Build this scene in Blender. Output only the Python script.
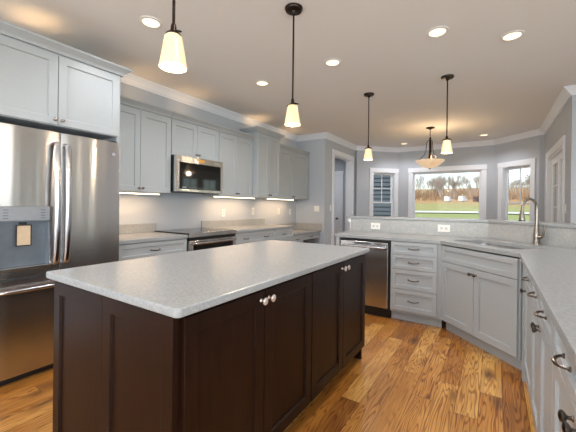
import bpy, bmesh, math, random
from mathutils import Vector, Matrix
random.seed(7)
SC = bpy.context.scene
COL = SC.collection
for o in list(bpy.data.objects):
    bpy.data.objects.remove(o)

# ------------------------------------------------------------------ camera
CY, CS = math.cos(0.576), math.sin(0.576)
ROLL = 0.012
right0 = Vector((CY, CS, 0)); up0 = Vector((0, 0, 1)); fwd = Vector((-CS, CY, 0))
rv = right0 * math.cos(ROLL) + up0 * math.sin(ROLL)
uv = up0 * math.cos(ROLL) - right0 * math.sin(ROLL)
cam_d = bpy.data.cameras.new('camera')
cam = bpy.data.objects.new('camera', cam_d); COL.objects.link(cam)
m = Matrix.Identity(4)
for i in range(3):
    m[i][0] = rv[i]; m[i][1] = uv[i]; m[i][2] = -fwd[i]
m[0][3], m[1][3], m[2][3] = 3.5, 0.0, 1.25
cam.matrix_world = m
cam_d.sensor_width = 36; cam_d.lens = 318 / 576 * 36
cam_d.shift_y = -10.2 / 576
cam_d.clip_start = 0.02; cam_d.clip_end = 1000
SC.camera = cam

# ------------------------------------------------------------------ view, world, sun
SC.view_settings.view_transform = 'Standard'
SC.view_settings.look = 'None'
SC.view_settings.gamma = 1
SC.view_settings.use_curve_mapping = False
SC.view_settings.exposure = 0.55
CAN_W = 19.0
PEND_W = 5.0
w = bpy.data.worlds.new('sky'); SC.world = w; w.use_nodes = True
nt = w.node_tree; nt.nodes.clear()
sky = nt.nodes.new('ShaderNodeTexSky'); sky.sky_type = 'NISHITA'; sky.sun_disc = False
sky.sun_elevation = math.radians(32); sky.sun_rotation = math.radians(205)
sky.air_density = 1.0; sky.dust_density = 0.6; sky.ozone_density = 1.5
mixs = nt.nodes.new('ShaderNodeMixRGB'); mixs.inputs[0].default_value = 0.45
tcw = nt.nodes.new('ShaderNodeTexCoord'); nzw = nt.nodes.new('ShaderNodeTexNoise')
mpw = nt.nodes.new('ShaderNodeMapping'); mpw.inputs['Scale'].default_value = (1, 1, 5)
nt.links.new(tcw.outputs['Generated'], mpw.inputs[0]); nt.links.new(mpw.outputs[0], nzw.inputs['Vector'])
nzw.inputs['Scale'].default_value = 2.2; nzw.inputs['Detail'].default_value = 5
crw = nt.nodes.new('ShaderNodeValToRGB'); crw.color_ramp.elements[0].position = 0.38; crw.color_ramp.elements[1].position = 0.62
nt.links.new(nzw.outputs['Fac'], crw.inputs[0])
mulw = nt.nodes.new('ShaderNodeMath'); mulw.operation = 'MULTIPLY'; mulw.inputs[1].default_value = 0.75
nt.links.new(crw.outputs[0], mulw.inputs[0]); nt.links.new(mulw.outputs[0], mixs.inputs[0])
mixs.inputs[2].default_value = (5.6, 5.8, 6.0, 1)
bg = nt.nodes.new('ShaderNodeBackground'); bg.inputs['Strength'].default_value = 0.20
wo = nt.nodes.new('ShaderNodeOutputWorld')
nt.links.new(sky.outputs[0], mixs.inputs[1]); nt.links.new(mixs.outputs[0], bg.inputs[0]); nt.links.new(bg.outputs[0], wo.inputs[0])
sd = bpy.data.lights.new('sun', 'SUN'); sd.energy = 2.2; sd.angle = math.radians(2); sd.color = (1, .95, .88)
so = bpy.data.objects.new('sun', sd); COL.objects.link(so)
so.rotation_euler = Vector((0.45, 0.75, -0.85)).to_track_quat('-Z', 'Y').to_euler()

# added fill lamps in place of daylight, outside the unseen family-room and rear windows
for nm, loc, rot, sx, sz, e in (('fill_east', (7.85, -1.4, 1.4), (0, math.pi/2, 0), 2.2, 2.1, 115), ('fill_east', (7.85, 1.1, 1.4), (0, math.pi/2, 0), 2.0, 2.1, 22),
                                ('fill_rear', (1.8, -3.25, 1.35), (math.pi/2, 0, 0), 2.0, 1.9, 70), ('fill_rear', (5.1, -3.25, 1.35), (math.pi/2, 0, 0), 2.6, 1.9, 75)):
    ad = bpy.data.lights.new(nm, 'AREA'); ad.shape = 'RECTANGLE'; ad.energy = e; ad.color = (.88, .94, 1.0)
    ad.size, ad.size_y = (sz, sx) if 'east' in nm else (sx, sz)
    ao = bpy.data.objects.new(nm, ad); COL.objects.link(ao); ao.location = loc; ao.rotation_euler = rot

# ------------------------------------------------------------------ materials
MATS = {}
def nodes(name):
    mt = bpy.data.materials.new(name); mt.use_nodes = True
    n = mt.node_tree; b = n.nodes['Principled BSDF']
    MATS[name] = mt
    return mt, n, b
def s2l(c):
    return tuple(((x/255)/12.92 if x/255 <= .04045 else ((x/255+.055)/1.055)**2.4) for x in c) + (1,)
def mat(name, rgb, rough=.5, metal=0, noise=0.04, nscale=30, bump=0, coat=0, emis=None, es=0, spec=None, aniso=0, stretch=None):
    mt, n, b = nodes(name)
    base = s2l(rgb)
    tc = n.nodes.new('ShaderNodeTexCoord'); nz = n.nodes.new('ShaderNodeTexNoise')
    nz.inputs['Scale'].default_value = nscale; nz.inputs['Detail'].default_value = 4
    src = tc.outputs['Object']
    if stretch:
        mp = n.nodes.new('ShaderNodeMapping'); mp.inputs['Scale'].default_value = stretch
        n.links.new(src, mp.inputs[0]); src = mp.outputs[0]
    n.links.new(src, nz.inputs['Vector'])
    r = n.nodes.new('ShaderNodeValToRGB')
    r.color_ramp.elements[0].position = .3; r.color_ramp.elements[1].position = .7
    r.color_ramp.elements[0].color = tuple(max(0, c*(1-noise)) for c in base[:3]) + (1,)
    r.color_ramp.elements[1].color = tuple(min(1, c*(1+noise)) for c in base[:3]) + (1,)
    n.links.new(nz.outputs['Fac'], r.inputs[0]); n.links.new(r.outputs[0], b.inputs['Base Color'])
    b.inputs['Roughness'].default_value = rough; b.inputs['Metallic'].default_value = metal
    if coat: b.inputs['Coat Weight'].default_value = coat; b.inputs['Coat Roughness'].default_value = .12
    if spec is not None: b.inputs['Specular IOR Level'].default_value = spec
    if aniso: b.inputs['Anisotropic'].default_value = aniso
    if bump:
        bp = n.nodes.new('ShaderNodeBump'); bp.inputs['Strength'].default_value = bump; bp.inputs['Distance'].default_value = .002
        n.links.new(nz.outputs['Fac'], bp.inputs['Height']); n.links.new(bp.outputs[0], b.inputs['Normal'])
    if emis:
        b.inputs['Emission Color'].default_value = s2l(emis); b.inputs['Emission Strength'].default_value = es
    return mt
WALL = mat('wall_paint', (184, 190, 199), .85, noise=.01, nscale=200, bump=.05)
CEIL = mat('ceiling_paint', (232, 230, 228), .9, noise=.01, nscale=200)
TRIM = mat('white_trim_paint', (230, 234, 242), .4, noise=.01)
CABW = mat('pale_grey_cabinet_paint', (170, 175, 179), .38, noise=.01, nscale=60)
CABI = mat('cabinet_inside_maple', (190, 165, 130), .6, noise=.08, nscale=12, stretch=(1, 1, .1))
ESP = mat('espresso_stained_wood', (31, 14, 7), .36, noise=.3, nscale=9, stretch=(6, 6, .6), spec=.2, bump=.05)
BLK = mat('black_gap', (12, 12, 13), .6)
BPL = mat('black_plastic', (24, 24, 27), .35)
BGL = mat('black_glass', (8, 8, 10), .06, spec=.6)
BRZ = mat('bronze_metal', (52, 42, 38), .35, metal=.85)
SOCK = mat('socket_face', (196, 196, 197), .4)
DNICK = mat('dark_nickel', (114, 104, 98), .28, metal=1)
NICK = mat('brushed_nickel', (150, 142, 134), .28, metal=1)
CHR = mat('polished_nickel', (186, 186, 190), .2, metal=1)
CHR2 = mat('polished_knob', (235, 222, 214), .16, metal=.7)
WPL = mat('white_plastic', (232, 230, 226), .4)
GPL = mat('grey_plastic', (150, 152, 156), .4)
PGLOW = mat('puck_lens', (255, 220, 170), .5, emis=(255, 190, 110), es=6)
BULB = mat('bulb', (255, 240, 210), .5, emis=(255, 236, 200), es=5)
CANL = mat('can_lens', (255, 245, 230), .5, emis=(255, 226, 186), es=1.3)
STRIP = mat('led_strip', (255, 240, 220), .5, emis=(255, 232, 200), es=4)
TAGM = mat('kraft_paper_tag', (198, 176, 148), .7, noise=.06)
PAPER = mat('printed_paper', (210, 215, 225), .7)
INK = mat('grey_ink', (90, 95, 105), .7)
SHEDW = mat('white_van_paint', (240, 240, 242), .4)
VDARK = mat('dark_van_paint', (70, 40, 40), .4)
TYRE = mat('tyre_rubber', (28, 28, 30), .8)
BARK = mat('grey_bark', (168, 156, 146), .9, noise=.2, nscale=3)
BRUSH = mat('dry_brush', (150, 122, 96), .95, noise=.35, nscale=.6)
ROAD = mat('pale_gravel', (214, 208, 198), .95, noise=.06, nscale=2)
ROOF = mat('roof_shingle', (90, 92, 98), .9, noise=.1, nscale=10)

AROT = 0.25
def steel(name, rgb, rough, stretch):
    mt, n, b = nodes(name)
    b.inputs['Metallic'].default_value = 1
    tc = n.nodes.new('ShaderNodeTexCoord'); mp = n.nodes.new('ShaderNodeMapping'); mp.inputs['Scale'].default_value = stretch
    nz = n.nodes.new('ShaderNodeTexNoise'); nz.inputs['Scale'].default_value = 1; nz.inputs['Detail'].default_value = 3
    n.links.new(tc.outputs['Object'], mp.inputs[0]); n.links.new(mp.outputs[0], nz.inputs['Vector'])
    r = n.nodes.new('ShaderNodeMapRange'); r.inputs[3].default_value = rough*.97; r.inputs[4].default_value = rough*1.03
    n.links.new(nz.outputs['Fac'], r.inputs[0]); n.links.new(r.outputs[0], b.inputs['Roughness'])
    b.inputs['Base Color'].default_value = s2l(rgb)
    b.inputs['Anisotropic'].default_value = .8; b.inputs['Anisotropic Rotation'].default_value = AROT
    # gentle panel waviness
    nz2 = n.nodes.new('ShaderNodeTexNoise'); nz2.inputs['Scale'].default_value = 9; nz2.inputs['Detail'].default_value = 0
    mp2 = n.nodes.new('ShaderNodeMapping'); mp2.inputs['Scale'].default_value = (1, 1, .07)
    n.links.new(tc.outputs['Object'], mp2.inputs[0]); n.links.new(mp2.outputs[0], nz2.inputs['Vector'])
    bp = n.nodes.new('ShaderNodeBump'); bp.inputs['Strength'].default_value = .6; bp.inputs['Distance'].default_value = .012
    n.links.new(nz2.outputs['Fac'], bp.inputs['Height']); n.links.new(bp.outputs[0], b.inputs['Normal'])
    return mt
STEEL = steel('stainless_steel', (206, 204, 203), .23, (3, 3, 400))
STEELD = steel('dark_stainless', (120, 114, 112), .25, (3, 3, 400))

def quartz(name, c1, c2, c3, rough=.27, scale=1):
    mt, n, b = nodes(name)
    tc = n.nodes.new('ShaderNodeTexCoord')
    a = n.nodes.new('ShaderNodeTexNoise'); a.inputs['Scale'].default_value = 90*scale; a.inputs['Detail'].default_value = 3
    v = n.nodes.new('ShaderNodeTexNoise'); v.inputs['Scale'].default_value = 14*scale; v.inputs['Detail'].default_value = 6
    n.links.new(tc.outputs['Object'], a.inputs['Vector']); n.links.new(tc.outputs['Object'], v.inputs['Vector'])
    r = n.nodes.new('ShaderNodeValToRGB'); r.color_ramp.elements[0].position = .38; r.color_ramp.elements[1].position = .62
    r.color_ramp.elements[0].color = s2l(c1); r.color_ramp.elements[1].color = s2l(c2)
    r2 = n.nodes.new('ShaderNodeValToRGB'); r2.color_ramp.elements[0].position = .45; r2.color_ramp.elements[1].position = .75
    r2.color_ramp.elements[0].color = (0, 0, 0, 1); r2.color_ramp.elements[1].color = (.55, .55, .55, 1)
    mx = n.nodes.new('ShaderNodeMixRGB'); mx.inputs[2].default_value = s2l(c3)
    n.links.new(a.outputs['Fac'], r.inputs[0]); n.links.new(v.outputs['Fac'], r2.inputs[0])
    n.links.new(r2.outputs[0], mx.inputs[0]); n.links.new(r.outputs[0], mx.inputs[1]); n.links.new(mx.outputs[0], b.inputs['Base Color'])
    b.inputs['Roughness'].default_value = rough
    return mt
QTZ = quartz('grey_quartz', (146, 149, 151), (160, 162, 163), (150, 154, 158))
QTS = quartz('quartz_splash', (160, 161, 160), (173, 173, 171), (150, 153, 158), .3, .6)

def oak():
    mt, n, b = nodes('oak_planks')
    N = n.nodes.new; L = n.links.new
    def mth(op, a, bb=None, c=None):
        k = N('ShaderNodeMath'); k.operation = op
        for i, x in enumerate((a, bb, c)):
            if x is None: continue
            if isinstance(x, (int, float)): k.inputs[i].default_value = x
            else: L(x, k.inputs[i])
        return k.outputs[0]
    tc = N('ShaderNodeTexCoord'); sp = N('ShaderNodeSeparateXYZ'); L(tc.outputs['Object'], sp.inputs[0])
    x, y = sp.outputs[0], sp.outputs[1]
    W_, LN = .127, 1.15
    xs = mth('DIVIDE', x, W_); ix = mth('FLOOR', xs); fx = mth('FRACT', xs)
    wn = N('ShaderNodeTexWhiteNoise'); wn.noise_dimensions = '1D'; L(ix, wn.inputs['W'])
    ys = mth('ADD', mth('DIVIDE', y, LN), mth('MULTIPLY', wn.outputs['Value'], 7.3))
    iy = mth('FLOOR', ys); fy = mth('FRACT', ys)
    cb = N('ShaderNodeCombineXYZ'); L(ix, cb.inputs[0]); L(iy, cb.inputs[1])
    w2 = N('ShaderNodeTexWhiteNoise'); w2.noise_dimensions = '2D'; L(cb.outputs[0], w2.inputs['Vector'])
    rnd = w2.outputs['Value']
    # grain coordinates, shifted board by board
    off = mth('MULTIPLY', rnd, 57.0)
    gv = N('ShaderNodeCombineXYZ'); L(mth('MULTIPLY', x, 16), gv.inputs[0]); L(mth('MULTIPLY', y, 1.25), gv.inputs[1]); L(off, gv.inputs[2])
    g1 = N('ShaderNodeTexNoise'); g1.inputs['Scale'].default_value = .75; g1.inputs['Detail'].default_value = 2; L(gv.outputs[0], g1.inputs['Vector'])
    # cathedral rings: sine of a smooth field
    rings = mth('SINE', mth('MULTIPLY', g1.outputs['Fac'], 120))
    rings = mth('MULTIPLY_ADD', rings, .5, .5)
    gf = N('ShaderNodeCombineXYZ'); L(mth('MULTIPLY', x, 130), gf.inputs[0]); L(mth('MULTIPLY', y, 5), gf.inputs[1]); L(off, gf.inputs[2])
    g2 = N('ShaderNodeTexNoise'); g2.inputs['Scale'].default_value = 1; g2.inputs['Detail'].default_value = 3; L(gf.outputs[0], g2.inputs['Vector'])
    gp = N('ShaderNodeCombineXYZ'); L(mth('MULTIPLY', x, 5), gp.inputs[0]); L(mth('MULTIPLY', y, 2), gp.inputs[1]); L(off, gp.inputs[2])
    g3 = N('ShaderNodeTexNoise'); g3.inputs['Scale'].default_value = 1.3; g3.inputs['Detail'].default_value = 3; L(gp.outputs[0], g3.inputs['Vector'])
    base = N('ShaderNodeValToRGB'); e = base.color_ramp.elements
    e[0].position = 0; e[0].color = s2l((136, 82, 34)); e[1].position = 1; e[1].color = s2l((230, 178, 100))
    k = base.color_ramp.elements.new(.45); k.color = s2l((188, 126, 56)); k = base.color_ramp.elements.new(.75); k.color = s2l((208, 148, 74))
    tone = mth('ADD', mth('MULTIPLY', rnd, .8), mth('MULTIPLY', mth('SUBTRACT', g3.outputs['Fac'], .35), .8))
    L(tone, base.inputs[0])
    mx = N('ShaderNodeMixRGB'); mx.blend_type = 'MULTIPLY'; mx.inputs[2].default_value = (.40, .25, .11, 1)
    rg = N('ShaderNodeMapRange'); rg.inputs[1].default_value = .5; rg.inputs[2].default_value = 1.0; rg.inputs[3].default_value = 0; rg.inputs[4].default_value = 1; L(rings, rg.inputs[0])
    w3 = N('ShaderNodeTexWhiteNoise'); w3.noise_dimensions = '3D'; L(cb.outputs[0], w3.inputs['Vector'])
    L(mth('MULTIPLY', rg.outputs[0], mth('MULTIPLY_ADD', w3.outputs['Value'], .6, .35)), mx.inputs[0]); L(base.outputs[0], mx.inputs[1])
    mx2 = N('ShaderNodeMixRGB'); mx2.blend_type = 'MULTIPLY'; mx2.inputs[2].default_value = (.6, .48, .38, 1)
    rg2 = N('ShaderNodeMapRange'); rg2.inputs[1].default_value = .48; rg2.inputs[2].default_value = .75; rg2.inputs[4].default_value = .7; L(g2.outputs['Fac'], rg2.inputs[0])
    L(rg2.outputs[0], mx2.inputs[0]); L(mx.outputs[0], mx2.inputs[1])
    # knots
    kv = N('ShaderNodeCombineXYZ'); L(mth('MULTIPLY', x, 7.5), kv.inputs[0]); L(mth('MULTIPLY', y, 3.2), kv.inputs[1]); L(off, kv.inputs[2])
    vo = N('ShaderNodeTexVoronoi'); vo.inputs['Scale'].default_value = .55; L(kv.outputs[0], vo.inputs['Vector'])
    kr = N('ShaderNodeMapRange'); kr.inputs[1].default_value = .03; kr.inputs[2].default_value = .24; kr.inputs[3].default_value = .95; kr.inputs[4].default_value = 0; L(vo.outputs['Distance'], kr.inputs[0])
    mx3 = N('ShaderNodeMixRGB'); mx3.inputs[2].default_value = s2l((84, 46, 22)); L(kr.outputs[0], mx3.inputs[0]); L(mx2.outputs[0], mx3.inputs[1])
    # joints
    ex = mth('MINIMUM', fx, mth('SUBTRACT', 1.0, fx)); ey = mth('MULTIPLY', mth('MINIMUM', fy, mth('SUBTRACT', 1.0, fy)), LN/W_)
    ed = mth('MINIMUM', ex, ey)
    jr = N('ShaderNodeMapRange'); jr.inputs[1].default_value = .004; jr.inputs[2].default_value = .018; jr.inputs[3].default_value = .75; jr.inputs[4].default_value = 0; L(ed, jr.inputs[0])
    mx4 = N('ShaderNodeMixRGB'); mx4.inputs[2].default_value = s2l((70, 40, 18)); L(jr.outputs[0], mx4.inputs[0]); L(mx3.outputs[0], mx4.inputs[1])
    L(mx4.outputs[0], b.inputs['Base Color'])
    b.inputs['Roughness'].default_value = .3
    b.inputs['Coat Weight'].default_value = .2; b.inputs['Coat Roughness'].default_value = .2
    bp = N('ShaderNodeBump'); bp.inputs['Strength'].default_value = .25; bp.inputs['Distance'].default_value = .001
    L(mth('SUBTRACT', mth('MULTIPLY', g2.outputs['Fac'], .3), jr.outputs[0]), bp.inputs['Height']); L(bp.outputs[0], b.inputs['Normal'])
    return mt
OAK = oak()

def glass():
    mt = bpy.data.materials.new('window_glass'); mt.use_nodes = True; n = mt.node_tree; n.nodes.clear()
    t = n.nodes.new('ShaderNodeBsdfTransparent'); t.inputs[0].default_value = (.97, .985, .98, 1)
    g = n.nodes.new('ShaderNodeBsdfGlossy'); g.inputs['Roughness'].default_value = 0
    f = n.nodes.new('ShaderNodeFresnel'); f.inputs[0].default_value = 1.15
    x = n.nodes.new('ShaderNodeMixShader'); o = n.nodes.new('ShaderNodeOutputMaterial')
    n.links.new(f.outputs[0], x.inputs[0]); n.links.new(t.outputs[0], x.inputs[1]); n.links.new(g.outputs[0], x.inputs[2]); n.links.new(x.outputs[0], o.inputs[0])
    return mt
GLASS = glass()
def shade_mat(name, c, es, alab=False):
    mt, n, b = nodes(name)
    b.inputs['Base Color'].default_value = s2l((200, 180, 150)); b.inputs['Roughness'].default_value = .35
    tc = n.nodes.new('ShaderNodeTexCoord'); nz = n.nodes.new('ShaderNodeTexNoise'); nz.inputs['Scale'].default_value = 14 if alab else 5; nz.inputs['Detail'].default_value = 4
    n.links.new(tc.outputs['Object'], nz.inputs['Vector'])
    r = n.nodes.new('ShaderNodeValToRGB'); r.color_ramp.elements[0].position = .35; r.color_ramp.elements[1].position = .7
    r.color_ramp.elements[0].color = s2l(c[0]); r.color_ramp.elements[1].color = s2l(c[1])
    n.links.new(nz.outputs['Fac'], r.inputs[0]); n.links.new(r.outputs[0], b.inputs['Emission Color'])
    b.inputs['Emission Strength'].default_value = es
    return mt
SHADE = shade_mat('frosted_lamp_glass', ((255, 200, 130), (255, 228, 180)), .5)
BOWL = shade_mat('alabaster_lamp_glass', ((235, 190, 140), (255, 232, 205)), .4, True)

def siding_mat():
    mt, n, b = nodes('blue_grey_siding'); N = n.nodes.new; L = n.links.new
    tc = N('ShaderNodeTexCoord'); nz = N('ShaderNodeTexNoise'); nz.inputs['Scale'].default_value = 3; L(tc.outputs['Object'], nz.inputs['Vector'])
    r = N('ShaderNodeValToRGB'); r.color_ramp.elements[0].color = s2l((66, 75, 86)); r.color_ramp.elements[1].color = s2l((78, 88, 98)); L(nz.outputs['Fac'], r.inputs[0]); L(r.outputs[0], b.inputs['Base Color'])
    b.inputs['Roughness'].default_value = .7
    return mt
SIDING = siding_mat()
def field_mat():
    mt, n, b = nodes('field_grass'); N = n.nodes.new; L = n.links.new
    tc = N('ShaderNodeTexCoord'); sp = N('ShaderNodeSeparateXYZ'); L(tc.outputs['Object'], sp.inputs[0])
    mp = N('ShaderNodeMapping'); mp.inputs['Scale'].default_value = (.07, .12, .1); L(tc.outputs['Object'], mp.inputs[0])
    nz = N('ShaderNodeTexNoise'); nz.inputs['Scale'].default_value = 1; nz.inputs['Detail'].default_value = 7; L(mp.outputs[0], nz.inputs['Vector'])
    r = N('ShaderNodeMapRange'); r.inputs[1].default_value = 42; r.inputs[2].default_value = 74; r.inputs[3].default_value = -.28; r.inputs[4].default_value = .3; L(sp.outputs[1], r.inputs[0])
    ad = N('ShaderNodeMath'); L(nz.outputs['Fac'], ad.inputs[0]); L(r.outputs[0], ad.inputs[1])
    c = N('ShaderNodeValToRGB'); e = c.color_ramp.elements
    e[0].position = .35; e[0].color = s2l((148, 154, 90)); e[1].position = .85; e[1].color = s2l((178, 134, 88))
    k = e.new(.6); k.color = s2l((160, 150, 90))
    L(ad.outputs[0], c.inputs[0]); L(c.outputs[0], b.inputs['Base Color']); b.inputs['Roughness'].default_value = .95
    return mt
FIELD = field_mat()

# ------------------------------------------------------------------ helpers
class MB:
    def __init__(s): s.v = []; s.f = []
    def add(s, vs, fs):
        k = len(s.v); s.v += [tuple(v) for v in vs]; s.f += [tuple(i+k for i in f) for f in fs]; return s
    def box(s, x0, x1, y0, y1, z0, z1):
        return s.add([(x0, y0, z0), (x1, y0, z0), (x1, y1, z0), (x0, y1, z0), (x0, y0, z1), (x1, y0, z1), (x1, y1, z1), (x0, y1, z1)],
                     [(0, 3, 2, 1), (4, 5, 6, 7), (0, 1, 5, 4), (1, 2, 6, 5), (2, 3, 7, 6), (3, 0, 4, 7)])
    def lathe(s, prof, c=(0, 0, 0), axis='z', n=24, cap0=True, cap1=True):
        vs = []; fs = []
        for r, h in prof:
            for i in range(n):
                a = 2*math.pi*i/n; p = (r*math.cos(a), r*math.sin(a), h)
                if axis == 'y': p = (p[0], h, p[1])
                if axis == '-y': p = (p[0], -h, -p[1])
                if axis == 'x': p = (h, p[0], p[1])
                vs.append((p[0]+c[0], p[1]+c[1], p[2]+c[2]))
        for j in range(len(prof)-1):
            for i in range(n):
                fs.append((j*n+i, j*n+(i+1) % n, (j+1)*n+(i+1) % n, (j+1)*n+i))
        if cap0: fs.append(tuple(range(n-1, -1, -1)))
        if cap1: fs.append(tuple((len(prof)-1)*n+i for i in range(n)))
        return s.add(vs, fs)
    def tube(s, pts, r, n=10, caps=True):
        pts = [Vector(p) for p in pts]; rs = r if isinstance(r, (list, tuple)) else [r]*len(pts)
        vs = []; fs = []; prev = None
        for i, p in enumerate(pts):
            d = (pts[min(i+1, len(pts)-1)]-pts[max(i-1, 0)]).normalized()
            if prev is None: a = d.orthogonal().normalized()
            else: a = (prev-d*prev.dot(d)).normalized()
            prev = a; b = d.cross(a)
            for k in range(n):
                t = 2*math.pi*k/n; vs.append(p+(a*math.cos(t)+b*math.sin(t))*rs[i])
        for i in range(len(pts)-1):
            for k in range(n): fs.append((i*n+k, i*n+(k+1) % n, (i+1)*n+(k+1) % n, (i+1)*n+k))
        if caps: fs.append(tuple(range(n-1, -1, -1))); fs.append(tuple((len(pts)-1)*n+k for k in range(n)))
        return s.add(vs, fs)
    def prism(s, poly, z0, z1, holes=()):
        bm = bmesh.new(); loops = [poly]+list(holes); edges = []
        allv = []
        for lp in loops:
            vv = [bm.verts.new((x, y, z1)) for x, y in lp]; allv.append(vv)
            edges += [bm.edges.new((vv[i], vv[(i+1) % len(vv)])) for i in range(len(vv))]
        if holes: bmesh.ops.triangle_fill(bm, edges=edges, use_beauty=True)
        else: bm.faces.new(allv[0])
        bm.verts.index_update()
        top = [tuple(v.index for v in f.verts) if f.normal.z >= 0 else tuple(v.index for v in reversed(f.verts)) for f in bm.faces if (f.normal_update() or True)]
        n = len(bm.verts); vs = [tuple(v.co) for v in bm.verts]+[(v.co.x, v.co.y, z0) for v in bm.verts]
        fs = list(top)+[tuple(i+n for i in reversed(f)) for f in top]
        for lp, vv in zip(loops, allv):
            for i in range(len(vv)):
                a, b = vv[i].index, vv[(i+1) % len(vv)].index
                fs.append((a, b, b+n, a+n))
        bm.free()
        return s.add(vs, fs)
    def sweep(s, path, prof, side=1, closed=False):
        """profile (out, z) carried along an XY path with mitred corners; side=+1 puts 'out' to the left of travel"""
        n = len(path); P = [Vector((p[0], p[1])) for p in path]; vs = []; fs = []; k = len(prof)
        def nrm(a, b):
            d = (b-a).normalized(); return Vector((-d.y, d.x))*side
        for i in range(n):
            if closed or 0 < i < n-1:
                n1 = nrm(P[(i-1) % n], P[i]); n2 = nrm(P[i], P[(i+1) % n]); mm = (n1+n2); mm = mm/mm.dot(n1)
            elif i == 0: mm = nrm(P[0], P[1])
            else: mm = nrm(P[-2], P[-1])
            for o, z in prof: vs.append((P[i].x+mm.x*o, P[i].y+mm.y*o, z))
        for i in range(n if closed else n-1):
            j = (i+1) % n
            for q in range(k):
                q2 = (q+1) % k
                fs.append((i*k+q, i*k+q2, j*k+q2, j*k+q))
        if not closed: fs.append(tuple(range(k))); fs.append(tuple((n-1)*k+q for q in reversed(range(k))))
        return s.add(vs, fs)
    def xf(s, M):
        s.v = [tuple(M @ Vector(v)) for v in s.v]; return s
    def build(s, name, material, parent=None, loc=None, rotz=0, bevel=0, smooth=False, label=None):
        me = bpy.data.meshes.new(name); me.from_pydata(s.v, [], s.f); me.validate()
        bm = bmesh.new(); bm.from_mesh(me); bmesh.ops.recalc_face_normals(bm, faces=bm.faces); bm.to_mesh(me); bm.free()
        me.materials.append(material)
        o = bpy.data.objects.new(name, me); COL.objects.link(o)
        if parent: o.parent = parent
        if loc: o.location = loc
        if rotz: o.rotation_euler.z = rotz
        if smooth:
            for p in me.polygons: p.use_smooth = True
            me.set_sharp_from_angle(angle=math.radians(35))
        if bevel:
            b = o.modifiers.new('bevel', 'BEVEL'); b.width = bevel; b.segments = 2; b.limit_method = 'ANGLE'; b.angle_limit = math.radians(30)
        if label: o['label'] = label
        return o
def B(*a): return MB().box(*a)
def thing(name, label, cat, loc=(0, 0, 0), rotz=0, group=None):
    o = bpy.data.objects.new(name, None); COL.objects.link(o); o.empty_display_size = .05
    o.location = loc; o.rotation_euler.z = rotz; o['label'] = label; o['category'] = cat
    if group: o['group'] = group
    return o
def tag(o, label, cat, group=None, kind=None):
    o['label'] = label; o['category'] = cat
    if group: o['group'] = group
    if kind: o['kind'] = kind
    return o
def struct(name, mb, material, parent=None, label=None, **k):
    o = mb.build(name, material, parent, **k)
    if not parent: o['kind'] = 'structure'
    if label: o['label'] = label
    return o
def dup(o, parent=None, loc=None, rotz=None, label=None):
    c = o.copy(); COL.objects.link(c)
    if parent is not None: c.parent = parent
    if loc is not None: c.location = loc
    if rotz is not None: c.rotation_euler.z = rotz
    if label: c['label'] = label
    for ch in list(o.children): dup(ch, c)
    return c
PI = math.pi
CEILZ = 2.70

# ------------------------------------------------------------------ room shell
# outline of the room, counter-clockwise seen from above
OUT = [(0, -3.0), (7.6, -3.0), (7.6, 5.0), (4.26, 5.0), (4.26, 7.40), (4.18, 7.40), (3.50, 8.08), (1.50, 8.08), (.72, 7.30), (.66, 7.30), (.66, 5.70), (0, 5.70)]
struct('floor', MB().prism([(-1.3, -3.2), (7.8, -3.2), (7.8, 8.3), (-1.3, 8.3)], -.1, 0), OAK)
struct('ceiling', MB().prism([(-1.3, -3.2), (7.8, -3.2), (7.8, 8.3), (-1.3, 8.3)], CEILZ, CEILZ+.15), CEIL)
T = .14
def wall(name, p, q, openings=(), t=T, z1=CEILZ):
    """wall slab from p to q, room on the left of travel; openings (s0, s1, z0, z1)"""
    p = Vector(p); q = Vector(q); d = (q-p); Ln = d.length; mb = MB(); s = 0
    for (a, b, z0, zz) in sorted(openings):
        mb.box(s, a, -t, 0, 0, z1)
        if z0 > 0: mb.box(a, b, -t, 0, 0, z0)
        mb.box(a, b, -t, 0, zz, z1); s = b
    mb.box(s, Ln, -t, 0, 0, z1)
    return struct(name, mb, WALL, loc=(p.x, p.y, 0), rotz=math.atan2(d.y, d.x))
wall('wall_rear', (0, -3), (7.6, -3), [(.8, 2.8, .4, 2.3), (3.8, 6.4, .4, 2.3)])
wall('wall_family_room', (7.6, -3), (7.6, 5.0), [(.5, 2.7, .3, 2.4), (3.1, 5.1, .3, 2.4), (5.55, 6.15, .3, 2.4), (6.75, 7.35, .3, 2.4)])
wall('wall_jog', (7.74, 5.0), (4.26, 5.0))
wall('wall_right', (4.26, 5.14), (4.26, 7.40), [(.34, 1.81, 0, 2.10)])
struct('wall_pilaster', B(4.18, 4.40, 7.40, 7.54, 0, CEILZ), WALL)
wall('wall_bay_right', (4.18, 7.40), (3.50, 8.08), [(.16, .78, .62, 2.09)])
wall('wall_bay_back', (3.50, 8.08), (1.50, 8.08), [(.24, 1.67, .62, 2.09)])
wall('wall_bay_left', (1.50, 8.08), (.72, 7.30), [(.10, .68, .62, 2.09)])
wall('wall_doorway', (.66, 7.30), (.66, 5.70), [(.17, 1.17, 0, 2.34)])
struct('wall_end', B(0, .52, 5.70, 5.84, 0, CEILZ), WALL)
struct('wall_left', B(-.14, 0, -3.14, 5.84, 0, CEILZ), WALL)
# hallway behind the doorway
struct('wall_hall_front', B(-1.30, -.14, 5.70, 5.84, 0, CEILZ), WALL)
struct('wall_hall_left', B(-1.30, -1.16, 5.84, 7.44, 0, CEILZ), WALL)
struct('wall_hall_back', B(-1.30, .66, 7.30, 7.44, 0, CEILZ), WALL)

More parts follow.
